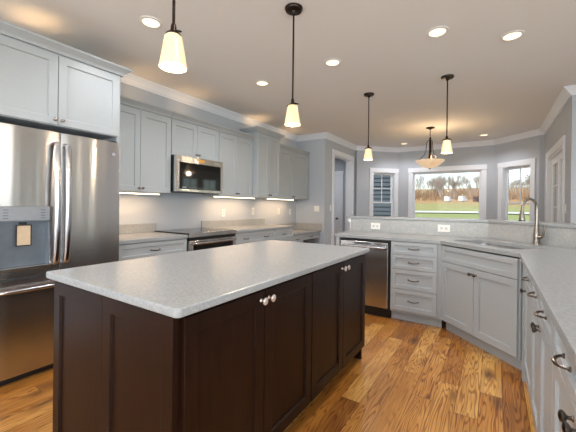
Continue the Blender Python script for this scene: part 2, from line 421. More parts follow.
# ceiling crown and baseboards
CR = [(0, CEILZ), (.085, CEILZ), (.085, CEILZ-.012), (.07, CEILZ-.022), (.045, CEILZ-.045), (.025, CEILZ-.075), (.014, CEILZ-.082), (.014, CEILZ-.098), (0, CEILZ-.098)]
struct('trim_1', MB().sweep(OUT, CR, 1, True), TRIM)
BB = [(0, 0), (.015, 0), (.015, .11), (.008, .13), (0, .13)]
struct('baseboard_right', MB().sweep([(4.26, 5.0), (4.26, 5.39)], BB, 1), TRIM)
struct('baseboard_bay', MB().sweep([(4.26, 7.05), (4.26, 7.40), (4.18, 7.40), (3.50, 8.08), (1.50, 8.08), (.72, 7.30), (.66, 7.30), (.66, 7.24)], BB, 1), TRIM)
struct('baseboard_family', MB().sweep([(0, -3.0), (7.6, -3.0), (7.6, 5.0), (4.26, 5.0)], BB, 1), TRIM)
struct('baseboard_left', MB().sweep([(0, .5), (0, -3.0)], BB, 1), TRIM)

# ---- windows. local frame: x along the wall, -y is outside, +y the room
def casing(mb, a, b, z0, z1, cw=.09, sill=True):
    mb.box(a-cw, a, 0, .018, z0-(.0 if sill else 0), z1); mb.box(b, b+cw, 0, .018, z0, z1)
    mb.box(a-cw-.008, b+cw+.008, 0, .024, z1, z1+cw+.015)
    if sill:
        mb.box(a-cw-.02, b+cw+.02, 0, .05, z0-.03, z0); mb.box(a-cw, b+cw, 0, .016, z0-.10, z0-.03)
WN = [0]
def window(p, q, a, b, z0, z1, style, t=T):
    WN[0] += 1
    p = Vector(p); d = Vector(q)-p
    r = thing('window_%d' % WN[0], '', '', (p.x, p.y, 0), math.atan2(d.y, d.x)); del r['label']; del r['category']; r['kind'] = 'structure'
    mb = MB(); casing(mb, a, b, z0, z1); mb.build('casing', TRIM, r, bevel=.003)
    mb = MB(); j = .012
    mb.box(a, a+j, -t, 0, z0, z1).box(b-j, b, -t, 0, z0, z1).box(a+j, b-j, -t, 0, z1-j, z1).box(a+j, b-j, -t, 0, z0, z0+j)
    mb.build('jamb', TRIM, r)
    a += j; b -= j; z0 += j; z1 -= j; y = -.075
    if style == 'fixed':
        f = .035; mb = MB()
        mb.box(a, a+f, y-.03, y+.02, z0, z1).box(b-f, b, y-.03, y+.02, z0, z1).box(a+f, b-f, y-.03, y+.02, z1-f, z1).box(a+f, b-f, y-.03, y+.02, z0, z0+f)
        fr = mb.build('sash', TRIM, r, bevel=.003)
        B(a+f, b-f, y-.008, y-.002, z0+f, z1-f).build('pane', GLASS, fr)
    else:
        zm = (z0+z1)/2; f = .035
        for nm, yy, lo, hi in (('upper_sash', y-.035, zm-.02, z1), ('lower_sash', y, z0, zm+.02)):
            mb = MB()
            mb.box(a, a+f, yy-.015, yy+.015, lo, hi).box(b-f, b, yy-.015, yy+.015, lo, hi)
            mb.box(a+f, b-f, yy-.015, yy+.015, hi-f, hi).box(a+f, b-f, yy-.015, yy+.015, lo, lo+f)
            fr = mb.build(nm, TRIM, r, bevel=.003)
            B(a+f, b-f, yy-.004, yy+.001, lo+f, hi-f).build('pane', GLASS, fr)
            if style == 'grid' and nm[0] == 'u' or style == 'grid4':
                g = MB(); xm = (a+b)/2
                g.box(xm-.008, xm+.008, yy-.006, yy+.006, lo+f, hi-f).box(a+f, b-f, yy-.006, yy+.006, (lo+hi)/2-.008, (lo+hi)/2+.008)
                g.build('muntins', TRIM, fr)
    return r
window((3.50, 8.08), (1.50, 8.08), .24, 1.67, .62, 2.09, 'fixed')
window((1.50, 8.08), (.72, 7.30), .10, .68, .62, 2.09, 'grid')
window((4.18, 7.40), (3.50, 8.08), .16, .78, .62, 2.09, 'grid')
window((7.6, -3), (7.6, 5), .5, 2.7, .3, 2.4, 'grid4')
window((7.6, -3), (7.6, 5), 3.1, 5.1, .3, 2.4, 'grid4')
window((7.6, -3), (7.6, 5), 5.55, 6.15, .3, 2.4, 'grid4')
window((7.6, -3), (7.6, 5), 6.75, 7.35, .3, 2.4, 'grid4')
window((0, -3), (7.6, -3), .8, 2.8, .4, 2.3, 'grid4')
window((0, -3), (7.6, -3), 3.8, 6.4, .4, 2.3, 'grid4')

# glazed door in the right wall
def glazed_door():
    r = thing('door_1', '', '', (4.26, 5.14, 0), PI/2); del r['label']; del r['category']; r['kind'] = 'structure'
    a, b, z1 = .34, 1.81, 2.10
    mb = MB(); casing(mb, a, b, 0, z1, sill=False); mb.build('casing', TRIM, r, bevel=.003)
    MB().box(a, a+.02, -T, 0, 0, z1).box(b-.02, b, -T, 0, 0, z1).box(a+.02, b-.02, -T, 0, z1-.02, z1).build('jamb', TRIM, r)
    a += .02; b -= .02; z1 -= .02; mid = (a+b)/2
    for x0, x1 in ((a, mid-.002), (mid+.002, b)):
        mb = MB(); s = .11
        mb.box(x0, x0+s, -.09, -.045, .01, z1).box(x1-s, x1, -.09, -.045, .01, z1).box(x0+s, x1-s, -.09, -.045, z1-s, z1).box(x0+s, x1-s, -.09, -.045, .01, .25)
        lf = mb.build('leaf', TRIM, r, bevel=.003)
        B(x0+s, x1-s, -.07, -.064, .25, z1-s).build('pane', GLASS, lf)
        g = MB(); xm = (x0+x1)/2
        g.box(xm-.008, xm+.008, -.076, -.058, .25, z1-s)
        for k in (1, 2, 3, 4): z = .25+(z1-s-.25)*k/5; g.box(x0+s, x1-s, -.076, -.058, z-.008, z+.008)
        g.build('muntins', TRIM, lf)
    MB().lathe([(.025, 0), (.025, .012), (.01, .012), (.01, .05)], (mid-.06, -.045, 1.0), 'y').tube([(mid-.06, 0, 1.0), (mid-.16, 0, 1.0)], .009).build('lever_handle', NICK, r)
glazed_door()
# cased opening to the hall and the closed panel door at its end
def cased():
    r = thing('trim_2', '', '', (.66, 7.30, 0), -PI/2); del r['label']; del r['category']; r['kind'] = 'structure'
    a, b, z1 = .17, 1.17, 2.34
    for y0, y1 in ((0, .018), (-T-.018, -T)):
        MB().box(a-.09, a, y0, y1, 0, z1).box(b, b+.09, y0, y1, 0, z1).box(a-.095, b+.095, y0, y1+(.005 if y0 == 0 else 0), z1, z1+.10).build('casing', TRIM, r, bevel=.003)
    MB().box(a, a+.015, -T, 0, 0, z1).box(b-.015, b, -T, 0, 0, z1).box(a+.015, b-.015, -T, 0, z1-.015, z1).build('jamb', TRIM, r)
cased()
def panel_door():
    r = thing('door_2', '', '', (-.50, 7.30, 0), 0); del r['label']; del r['category']; r['kind'] = 'structure'
    W_, H = .80, 2.04
    MB().box(-.075, 0, -.018, 0, 0, H).box(W_, W_+.075, -.018, 0, 0, H).box(-.08, W_+.08, -.022, 0, H, H+.085).build('casing', TRIM, r, bevel=.003)
    lf = shaker_grid(W_, H).build('leaf', TRIM, r, bevel=.002)
    MB().lathe([(.026, 0), (.026, .008), (.01, .01), (.01, .03), (.024, .04), (.028, .052), (.02, .064), (0.004, .067)], (W_-.07, -.012, .95), '-y').build('knob', NICK, lf, smooth=True)
def shaker_grid(W_, H):
    mb = MB(); mb.box(.002, W_-.002, -.004, -.0005, .008, H)
    s = .11; zs = [.008, .95, 1.06, H]
    mb.box(.002, s, -.014, -.004, .008, H).box(W_-s, W_-.002, -.014, -.004, .008, H)
    for z0, z1 in ((.008, .2), (.86, .98), (H-.12, H)): mb.box(s, W_-s, -.014, -.004, z0, z1)
    mb.box(s+.05, W_-s-.05, -.010, -.004, .25, .81).box(s+.05, W_-s-.05, -.010, -.004, 1.03, H-.17)
    return mb
panel_door()

# ------------------------------------------------------------------ cabinet building blocks (front faces -y, x along width)
def shaker(x0, x1, z0, z1, fw=.057, t=.02, rec=.012, y=0.0):
    """one shaker front, its back on y, its face on y-t"""
    mb = MB(); f = y-t; s = .003
    o = [(x0, z0), (x1, z0), (x1, z1), (x0, z1)]
    a = [(x0+fw, z0+fw), (x1-fw, z0+fw), (x1-fw, z1-fw), (x0+fw, z1-fw)]
    c = [(x0+fw+s, z0+fw+s), (x1-fw-s, z0+fw+s), (x1-fw-s, z1-fw-s), (x0+fw+s, z1-fw-s)]
    vs = [(p[0], y, p[1]) for p in o]+[(p[0], f, p[1]) for p in o]+[(p[0], f, p[1]) for p in a]+[(p[0], f+rec, p[1]) for p in c]
    fs = [(0, 3, 2, 1), (12, 13, 14, 15)]
    for i in range(4):
        j = (i+1) % 4
        fs += [(i, j, 4+j, 4+i), (4+i, 4+j, 8+j, 8+i), (8+i, 8+j, 12+j, 12+i)]
    return mb.add(vs, fs)
def knob_mb(x, z, y, sc=1.0):
    return MB().lathe([(.009*sc, 0), (.008*sc, .003), (.0055*sc, .006), (.0055*sc, .014), (.013*sc, .019), (.0165*sc, .024), (.0165*sc, .028), (.012*sc, .032), (.003*sc, .034)], (x, y, z), '-y', 18)
def pull_mb(x, z, y, w_=.10):
    pts = []
    for i in range(13):
        t = i/12; pts.append((x-w_/2+w_*t, y-.006-.026*math.sin(PI*t)**.6, z-.004*math.sin(PI*t)))
    mb = MB().tube(pts, [.0042+.0022*math.sin(PI*i/12) for i in range(13)], 8)
    for sx in (-1, 1): mb.lathe([(.008, 0), (.008, .004), (.005, .008)], (x+sx*w_/2, y, z), '-y', 12)
    return mb
def cabinet(name, label, cat, loc, rotz, w_, depth, z0, z1, fronts, group=None, toe=0, m=CABW, knob_m=DNICK, t=.02, ks=1.0):
    """fronts: list of dict(kind door/drawer, x0,x1,z0,z1, knob=(x,z) or pull=[x..],z)"""
    r = thing(name, label, cat, loc, rotz, group)
    mb = MB().box(0, w_, 0, depth, z0+toe, z1)
    if toe: mb.box(0, w_, .055, depth, z0, z0+toe)
    mb.build('body', m, r, bevel=.001)
    for f in fronts:
        fw = f.get('fw', .057)
        d = shaker(f['x0'], f['x1'], f['z0'], f['z1'], fw, t).build(f['kind'], m, r, bevel=.0012)
        for (kx, kz) in f.get('knobs', []): knob_mb(kx, kz, -t, ks).build('knob', knob_m, d, smooth=True)
        for kx in f.get('pulls', []): pull_mb(kx, (f['z0']+f['z1'])/2, -t).build('pull', knob_m, d, smooth=True)
    return r
G = .0025
def doors2(w_, z0, z1, kz, side_gap=.003, kin=.035):
    mid = w_/2
    return [dict(kind='door', x0=side_gap, x1=mid-G, z0=z0, z1=z1, knobs=[(mid-kin, kz)]),
            dict(kind='door', x0=mid+G, x1=w_-side_gap, z0=z0, z1=z1, knobs=[(mid+kin, kz)])]
CPROF = lambda z: [(0, z), (.018, z), (.022, z+.012), (.030, z+.022), (.045, z+.034), (.062, z+.046), (.070, z+.050), (.070, z+.066), (0, z+.066)]
def crown_on(r, path, z, m=CABW):
    MB().sweep(path, CPROF(z), -1).build('crown_molding', m, r)

# ------------------------------------------------------------------ left run, wall cabinets (facing +X => rotz +90, local x = world Y)
def LW(name, label, y0, y1, zb, zt, xf=.31, crown_ret=False, **k):
    r = cabinet(name, label, 'cabinet', (xf, y0, 0), PI/2, y1-y0, xf-.002, zb, zt+.02, doors2(y1-y0, zb+.003, zt, zb+.04, kin=.022), 'pale grey wall cabinets', ks=.8)
    w_ = y1-y0
    if crown_ret: crown_on(r, [(0, .30), (0, 0), (w_, 0), (w_, .30)], zt+.02)
    else: crown_on(r, [(0, 0), (w_, 0)], zt+.02)
    return r
LW('wall_cabinet', 'pale grey two-door wall cabinet beside the refrigerator panel, left of the microwave', 1.60, 2.365, 1.38, 2.245)
LW('wall_cabinet', 'short pale grey two-door wall cabinet directly above the microwave', 2.37, 3.13, 1.835, 2.245)
LW('wall_cabinet', 'pale grey two-door wall cabinet immediately right of the microwave', 3.135, 3.865, 1.38, 2.245)
LW('wall_cabinet', 'tallest pale grey wall cabinet, stepping forward and up from its neighbours', 3.87, 4.485, 1.38, 2.375, xf=.40, crown_ret=True)
r = LW('wall_cabinet', 'pale grey two-door wall cabinet at the far end above the desk', 4.49, 5.60, 1.38, 2.245)
B(1.11, 1.209, .0, .30, 1.38, 2.265).build('filler', CABW, r)
# refrigerator surround
r = cabinet('refrigerator_cabinet', 'deep pale grey two-door cabinet with a heavy cornice above the refrigerator', 'cabinet', (.66, .59, 0), PI/2, .985, .655, 1.845, 2.41,
            doors2(.985, 1.85, 2.385, 1.885, .02, .025), ks=.85, knob_m=NICK)
crown_on(r, [(0, .6), (0, 0), (.985, 0), (.985, .6)], 2.40)
B(.955, .985, -.0, .655, 0, 1.845).build('side_panel', CABW, r, bevel=.001)
B(0, .018, -.0, .655, 0, 1.845).build('side_panel', CABW, r, bevel=.001)

# ------------------------------------------------------------------ left base run
def basecab(name, label, y0, y1, pulls, z1=.875, xf=.61):
    w_ = y1-y0
    fr = [dict(kind='drawer', x0=.003, x1=w_-.003, z0=.715, z1=.868, fw=.04, pulls=pulls)]+doors2(w_, .105, .71, .66, .003, .03)
    return cabinet(name, label, 'cabinet', (xf, y0, 0), PI/2, w_, xf-.002, 0, z1, fr, 'pale grey base cabinets along the range wall', toe=.1)
basecab('base_cabinet', 'pale grey base cabinet with one drawer pull between refrigerator and range', 1.58, 2.362, [.39])
basecab('base_cabinet', 'pale grey base cabinet with two drawer pulls just right of the range', 3.14, 4.055, [.23, .69])
basecab('base_cabinet', 'narrow pale grey base cabinet next to the lower desk', 4.06, 4.58, [.26])
c = MB().prism([(.002, 1.577), (.645, 1.577), (.645, 2.363), (.002, 2.363)], .877, .914)
tag(c.build('countertop', QTZ, bevel=.004), 'short pale quartz countertop between refrigerator and range', 'countertop')
c = MB().prism([(.002, 3.137), (.645, 3.137), (.645, 4.60), (.002, 4.60)], .877, .914)
tag(c.build('countertop', QTZ, bevel=.004), 'pale quartz countertop running from the range to the desk', 'countertop')
tag(B(.001, .019, 1.577, 2.40, .9145, 1.02).build('backsplash', QTS, bevel=.002), 'low quartz backsplash strip left of the range', 'backsplash')
tag(B(.001, .019, 3.12, 4.60, .9145, 1.02).build('backsplash', QTS, bevel=.002), 'low quartz backsplash strip right of the range', 'backsplash')
# desk
r = cabinet('desk', 'pale grey built-in desk with low quartz top in the far corner', 'desk', (.575, 4.60, 0), PI/2, 1.095, .57, 0, .735,
            [dict(kind='drawer', x0=.003, x1=.40, z0=.60, z1=.728, fw=.03, pulls=[.20]), dict(kind='drawer', x0=.003, x1=.40, z0=.36, z1=.595, fw=.04, pulls=[.20]), dict(kind='drawer', x0=.003, x1=.40, z0=.105, z1=.355, fw=.04, pulls=[.20])], toe=.1)
for ch in list(r.children):
    if ch.name.startswith('body'): bpy.data.objects.remove(ch)
MB().box(0, .40, 0, .57, .1, .735).box(0, .40, .055, .57, 0, .1).box(.40, 1.075, .02, .57, .62, .735).box(1.075, 1.094, 0, .57, 0, .735).build('body', CABW, r, bevel=.001)
d = shaker(.405, 1.07, .625, .728, .03, .02, y=.02).build('drawer', CABW, r, bevel=.001); pull_mb(.74, .676, 0).build('pull', DNICK, d, smooth=True)
MB().box(0, 1.096, -.03, .573, .736, .772).build('top', QTZ, r, bevel=.004)
MB().box(0, 1.096, .555, .573, .773, .90).box(1.078, 1.096, -.03, .554, .773, .90).build('splash', QTS, r, bevel=.002)

# ------------------------------------------------------------------ refrigerator
def fridge():
    r = thing('refrigerator', 'stainless french-door refrigerator with ice dispenser and bottom freezer', 'refrigerator', (.70, .612, 0), PI/2)
    W_ = .91; H = 1.775
    B(0, W_, .0, .66, .03, H-.015).build('body', GPL, r, bevel=.004)
    B(.02, W_-.02, -.01, .5, 0.005, .055).build('toe_grille', BPL, r)
    def door(x0, x1, z0, z1, name):
        # softly rounded front
        n = 10; poly = []
        for i in range(n+1):
            t = i/n; poly.append((x0+(x1-x0)*t, -.062-.014*math.sin(PI*t)**.7))
        poly = [(x0, -.006)]+poly+[(x1, -.006)]
        return MB().prism(poly[::-1], z0, z1)
    L = MB()
    # left door built around the dispenser cavity
    split = .455; z0, z1 = .735, H
    dx0, dx1, dz0, dz1 = .095, .39, .80, 1.225
    L = door(0, split-.003, z0, dz0, '')
    for a in (door(0, split-.003, dz1, z1, ''),): L.add(a.v, a.f)
    L.box(0, dx0, -.066, -.006, dz0, dz1).box(dx1, split-.003, -.068, -.006, dz0, dz1)
    L.box(dx0, dx1, -.012, -.006, dz0, dz1)
    ld = L.build('door', STEEL, r, smooth=True)
    B(dx0, dx1, -.074, -.02, 1.125, dz1).build('control_panel', mat('dispenser_panel', (150, 154, 160), .3, metal=.3), ld, bevel=.003)
    for x in (dx0+.03, dx1-.055):
        ic = MB()
        for k in range(4): ic.box(x, x+.028, -.0748, -.0738, 1.140+k*.019, 1.1445+k*.019)
        ic.build('icon_column', INK, ld)
    cav = MB().box(dx0, dx1, -.016, -.0125, dz0, 1.125).box(dx0, dx0+.006, -.066, -.016, dz0, 1.125).box(dx1-.006, dx1, -.066, -.016, dz0, 1.125).box(dx0, dx1, -.066, -.016, 1.117, 1.125)
    cav.build('dispenser_cavity', mat('dispenser_cavity_grey', (120, 128, 138), .35, metal=.4), ld)
    MB().box(dx0-.008, dx1+.008, -.084, -.014, dz0-.014, dz0+.006).build('drip_tray', STEEL, ld, bevel=.003)
    MB().box(.225, .262, -.05, -.018, 1.085, 1.118).build('spout', BPL, ld, bevel=.003)
    rd = door(split+.003, W_, z0, z1, '').build('door', STEEL, r, smooth=True)
    B(.835, .862, -.0745, -.071, 1.655, 1.682).build('badge', GPL, rd, bevel=.001)
    fz = door(0, W_, .065, .722, '').build('freezer_drawer', STEEL, r, smooth=True)
    for sx, dd in ((split-.034, ld), (split+.034, rd)):
        pts = [(sx, -.072, .80), (sx, -.105, .815)]+[(sx, -.112-.022*math.sin(PI*k/12), .83+.83*k/12) for k in range(13)]+[(sx, -.105, 1.675), (sx, -.072, 1.69)]
        hb = MB().tube(pts, .0125, 14); hb.v = [(sx+(v[0]-sx)*1.6, v[1], v[2]) for v in hb.v]; hb.build('handle', CHR, dd, smooth=True)
    pts = [(.07, -.075, .655), (.075, -.105, .655)]+[(.09+.73*k/12, -.115-.02*math.sin(PI*k/12), .655) for k in range(13)]+[(.835, -.105, .655), (.84, -.075, .655)]
    MB().tube(pts, .0135, 12).build('handle', CHR, fz, smooth=True)
    for hx in (.02, W_-.08): MB().box(hx, hx+.06, -.055, .1, H-.014, H+.012).build('hinge_cover', BPL, r, bevel=.003)
fridge()
t = thing('paper_tag', 'tan paper tag hanging from the refrigerator water dispenser', 'tag', (.70+.058, .612+.243, .955), PI/2)
B(-.038, .038, 0, .003, 0, .135).build('card', TAGM, t)
MB().box(-.044, -.038, -.001, .004, -.006, .141).box(.038, .044, -.001, .004, -.006, .141).box(-.038, .038, -.001, .004, -.006, 0).box(-.038, .038, -.001, .004, .135, .141).build('border', BPL, t)
MB().tube([(0, .002, .141), (0, .004, .155)], .002, 6).build('string', BPL, t)

# ------------------------------------------------------------------ microwave
def microwave():
    r = thing('microwave', 'black and stainless microwave mounted between wall cabinets above the range', 'microwave', (.37, 2.372, 0), PI/2)
    W_ = .757; z0, z1 = 1.405, 1.83
    B(0, W_, 0, .367, z0, z1).build('body', BPL, r, bevel=.002)
    y = -.035
    fr = MB().box(0, W_, y, -.001, z1-.075, z1).box(0, W_, y, -.001, z0, z0+.032).box(0, .055, y, -.001, z0+.032, z1-.075).box(W_-.035, W_, y, -.001, z0+.032, z1-.075)
    fr.build('door_frame', STEEL, r, bevel=.002)
    B(.055, W_-.035, y+.003, -.001, z0+.032, z1-.075).build('door_glass', BGL, r)
    MB().box(.10, .16, y+.0025, y+.004, z0+.045, z0+.058).build('display', GPL, r)
    mb = MB()
    for k in range(9): mb.box(.20+k*.035, .218+k*.035, y+.0025, y+.004, z0+.046, z0+.056)
    mb.build('touch_keys', mat('dim_keys', (70, 72, 76), .4), r)
    MB().box(.33, .44, y-.001, y+.001, z1-.055, z1-.02).build('label_sticker', mat('ochre_sticker', (205, 150, 70), .6), r)
    MB().box(W_-.15, W_-.06, y-.001, y+.001, z1-.045, z1-.03).build('badge', GPL, r)
    mb = MB()
    for k in range(12): mb.box(.05+k*.056, .09+k*.056, .03, .33, z0-.003, z0-.0005)
    mb.build('underside_vent', BPL, r)
microwave()

# ------------------------------------------------------------------ range
def range_():
    r = thing('range', 'slide-in stainless range with black glass cooktop and oven window', 'oven', (.62, 2.368, 0), PI/2)
    W_ = .765
    B(.006, W_-.006, .0, .60, .02, .895).build('body', BPL, r)
    MB().box(-.001, W_+.001, -.035, .60, .9155, .928).build('cooktop', BGL, r, bevel=.003)
    MB().box(0, W_, -.045, -.036, .880, .928).box(0, W_, -.036, 0, .880, .9145).build('front_trim', STEEL, r, bevel=.003)
    for x, y, q in ((.2, .14, .10), (.57, .14, .085), (.2, .43, .08), (.57, .43, .10)):
        MB().lathe([(q, 0), (q, .0008), (q-.004, .0008), (q-.004, 0)], (x, y, .9282), 'z', 32, False, False).build('burner_ring', GPL, r)
    B(.004, W_-.004, -.03, -.001, .845, .878).build('control_strip', BPL, r, bevel=.002)
    dd = MB().box(.004, W_-.004, -.04, -.001, .20, .842).build('oven_door', STEEL, r, bevel=.004)
    B(.06, W_-.06, -.0425, -.0402, .30, .80).build('oven_window', BGL, dd)
    pts = [(.04, -.04, .812), (.045, -.075, .812)]+[(.06+.645*k/10, -.085-.008*math.sin(PI*k/10), .812) for k in range(11)]+[(.72, -.075, .812), (.725, -.04, .812)]
    MB().tube(pts, .014, 12).build('oven_handle', CHR, dd, smooth=True)
    B(.004, W_-.004, -.035, -.001, .04, .195).build('drawer', STEEL, r, bevel=.004)
range_()

# ------------------------------------------------------------------ under-cabinet strips, outlets
US = []
def strip(y0, y1, label):
    r = thing('under_cabinet_light', label, 'light', (.22, y0, 1.36), PI/2, 'under cabinet lights')
    w_ = y1-y0
    B(0, w_, 0, .03, .008, .0195).build('housing', WPL, r)
    B(.004, w_-.004, .002, .028, 0, .0078).build('diffuser', STRIP, r)
    ld = bpy.data.lights.new('strip_light', 'AREA'); ld.shape = 'RECTANGLE'; ld.size = w_*.95; ld.size_y = .03; ld.energy = 3.0*w_; ld.color = (1, .64, .34)
    lo = bpy.data.objects.new('strip_glow', ld); COL.objects.link(lo); lo.parent = r; lo.location = (w_/2, .015, -.004)
strip(1.66, 2.30, 'lit strip light under the wall cabinet left of the microwave')
strip(3.17, 4.06, 'longest lit strip light, under the cabinets right of the microwave')
strip(4.42, 5.26, 'lit strip light under the far wall cabinet above the desk')
def plate(name, label, cat, loc, rotz, w_=.072, h=.115, kind='outlet', group=None):
    r = thing(name, label, cat, loc, rotz, group)
    B(-w_/2, w_/2, -.006, -.0005, -h/2, h/2).build('plate', WPL, r, bevel=.002)
    if kind == 'outlet':
        for s in (-1, 1): MB().lathe([(.016, 0), (.016, .002)], (0, -.006, s*.021), '-y', 16).build('socket', SOCK, r)
    elif kind == 'wide':
        for s in (-1, 1):
            MB().lathe([(.016, 0), (.016, .002)], (s*.025, -.006, 0), '-y', 16).build('socket', SOCK, r)
    else:
        for k in range(2 if kind == 'switch2' else 1):
            z = (.023 if k == 0 else -.023) if kind == 'switch2' else 0
            MB().box(-.008, .008, -.012, -.006, z-.014, z+.014).build('toggle', WPL, r, bevel=.002)
    return r
plate('wall_outlet', 'white wall outlet just right of the range, first above the backsplash', 'outlet', (0, 3.56, 1.13), PI/2, group='outlets above the range-wall counter')
plate('wall_outlet', 'white wall outlet under the tallest wall cabinet', 'outlet', (0, 4.27, 1.15), PI/2, group='outlets above the range-wall counter')
plate('wall_outlet', 'white wall outlet above the near half of the desk', 'outlet', (0, 5.05, 1.14), PI/2, group='outlets above the range-wall counter')
plate('wall_outlet', 'white wall outlet above the desk close to the inner corner', 'outlet', (0, 5.47, 1.13), PI/2, group='outlets above the range-wall counter')
plate('light_switch', 'white two-gang switch plate on the short end wall over the desk', 'switch', (.49, 5.70, 1.2), 0, .115, .115, 'switch')
plate('light_switch', 'white switch plate on the wall left of the hall doorway', 'switch', (.66, 5.98, 1.22), PI/2, .075, .12, 'switch2')
plate('light_switch', 'white switch plate on the right wall beside the glazed door', 'switch', (4.26, 5.30, 1.255), -PI/2, .075, .12, 'switch2')

# ------------------------------------------------------------------ island
def island():
    r = thing('kitchen_island', 'espresso-stained kitchen island with shaker panels and four doors', 'kitchen island', (2.60, .705, 0), PI/2)
    L_, D = 1.80, .905     # local x = world Y ; local y = -X
    MB().box(0, L_, 0, D, .105, .8815).box(.0, L_, .07, D, 0, .105).build('body', ESP, r, bevel=.001)
    x = .012
    for k in range(4):
        w_ = .452; a = x+k*w_+(.004 if k > 1 else 0)
        d = shaker(a+.002, a+w_-.003, .115, .862, .060, .022, .010).build('door', ESP, r, bevel=.0015)
        kx = a+w_-.03 if k % 2 == 0 else a+.03
        knob_mb(kx, .822, -.022, 1.05).build('knob', CHR2, d, smooth=True, label='polished metal knob')
    # end panels facing -Y  (local -x)
    e = bpy.data.objects.new('end_panels', None)
    for k in range(2):
        p = shaker(0, .452, .004, .868, .060, .020, .010)
        p.xf(Matrix.Translation(Vector((0, 0, 0))) @ Matrix.Rotation(-PI/2, 4, 'Z'))
        # after rotation width runs along -y; shift into place
        p.v = [(v[0], v[1]+.905-k*.4535, v[2]) for v in p.v]
        p.build('end_panel', ESP, r, bevel=.0015)
    for k in range(2):
        p = shaker(0, .452, .004, .868, .060, .020, .010)
        p.xf(Matrix.Rotation(PI/2, 4, 'Z'))
        p.v = [(v[0]+L_, v[1]+k*.4535, v[2]) for v in p.v]
        p.build('end_panel', ESP, r, bevel=.0015)
island()
def rounded(x0, x1, y0, y1, q=.02, n=5):
    P = []
    for cx, cy, a0 in ((x1-q, y1-q, 0), (x0+q, y1-q, 90), (x0+q, y0+q, 180), (x1-q, y0+q, 270)):
        for i in range(n+1):
            a = math.radians(a0+90*i/n); P.append((cx+q*math.cos(a), cy+q*math.sin(a)))
    return P
tag(MB().prism(rounded(1.653, 2.655, .66, 2.54), .8822, .914).build('countertop', QTZ, bevel=.006), 'large pale speckled quartz slab topping the dark island', 'countertop')

# ------------------------------------------------------------------ peninsula: dishwasher, drawers, sink cabinet, right run
FY = 3.60
r = thing('cabinet_end_panel', 'pale grey end panel and filler on the left side of the dishwasher', 'panel', (1.88, FY, 0), 0)
B(0, .045, -.02, .62, 0, .875).build('panel', CABW, r, bevel=.001)
def dishwasher():
    r = thing('dishwasher', 'stainless dishwasher with bar handle beside the grey drawer stack', 'dishwasher', (1.93, FY, 0), 0)
    W_ = .60
    B(.003, W_-.003, .0, .58, .10, .868).build('body', BPL, r)
    B(.003, W_-.003, .03, .5, 0.002, .099).build('toe_kick', BPL, r)
    d = B(.012, W_-.02, -.028, -.001, .115, .846).build('door', STEEL, r, bevel=.004)
    B(.012, W_-.02, -.022, -.001, .848, .866).build('control_edge', BPL, r)
    pts = [(.05, -.028, .790), (.052, -.06, .790)]+[(.065+.465*k/8, -.068, .790) for k in range(9)]+[(.543, -.06, .790), (.545, -.028, .790)]
    MB().tube(pts, .012, 12).build('handle', CHR, d, smooth=True)
dishwasher()
zz = [(.735, .868), (.578, .731), (.36, .574), (.125, .356)]
r = cabinet('drawer_cabinet', 'pale grey four-drawer base cabinet between dishwasher and sink cabinet', 'cabinet', (2.535, FY, 0), 0, .516, .62, 0, .875,
            [dict(kind='drawer', x0=.012, x1=.475, z0=a, z1=b, fw=.036 if i < 2 else .045, pulls=[.245]) for i, (a, b) in enumerate(zz)], toe=.1)
# sink base on the diagonal
SX, SY = 3.055, 3.60
LN = .875
r = cabinet('sink_cabinet', 'pale grey diagonal sink base cabinet with false drawer front and two doors', 'cabinet', (SX, SY, 0), -PI/4, LN, .50, 0, .875,
            [dict(kind='drawer_front', x0=.014, x1=LN-.014, z0=.71, z1=.862, fw=.04)]+[dict(d_, ) for d_ in doors2(LN, .115, .705, .655, .014, .028)], toe=.1)
# right run, facing -X : rotz -90, local x runs towards -Y
RXF = 3.708
def rightcab(label, ya, yb, drawers, doors):
    w_ = ya-yb; fr = []
    n = len(drawers)
    for i, pc in enumerate(drawers):
        a = .003+i*(w_-.003)/n; b = (i+1)*w_/n-.003
        fr.append(dict(kind='drawer', x0=a, x1=b, z0=.715, z1=.868, fw=.04, pulls=[pc]))
    fr += doors
    return cabinet('base_cabinet', label, 'cabinet', (RXF, ya, 0), -PI/2, w_, .62, 0, .875, fr, 'pale grey base cabinets along the right counter', toe=.1)
rightcab('narrow pale grey right-hand base cabinet next to the diagonal sink cabinet', 2.86, 2.345, [.27],
         [dict(kind='door', x0=.003, x1=.512, z0=.105, z1=.71, knobs=[(.10, .675)])])
rightcab('pale grey right-hand base cabinet with two drawer pulls side by side', 2.34, 1.545, [.2, .575], doors2(.795, .105, .71, .675, .003, .03))
rightcab('nearest pale grey right-hand base cabinet with one wide drawer', 1.54, .72, [.285], doors2(.82, .105, .71, .675, .003, .03))
tag(MB().prism([(RXF-.026, 2.8625), (4.30, 2.8625), (4.30, 3.05), (3.80, 3.05), (RXF-.026, 2.955)], 0.0, .872).build('corner_filler', CABW), 'pale grey filler post in the corner between sink cabinet and right-hand cabinets', 'panel')

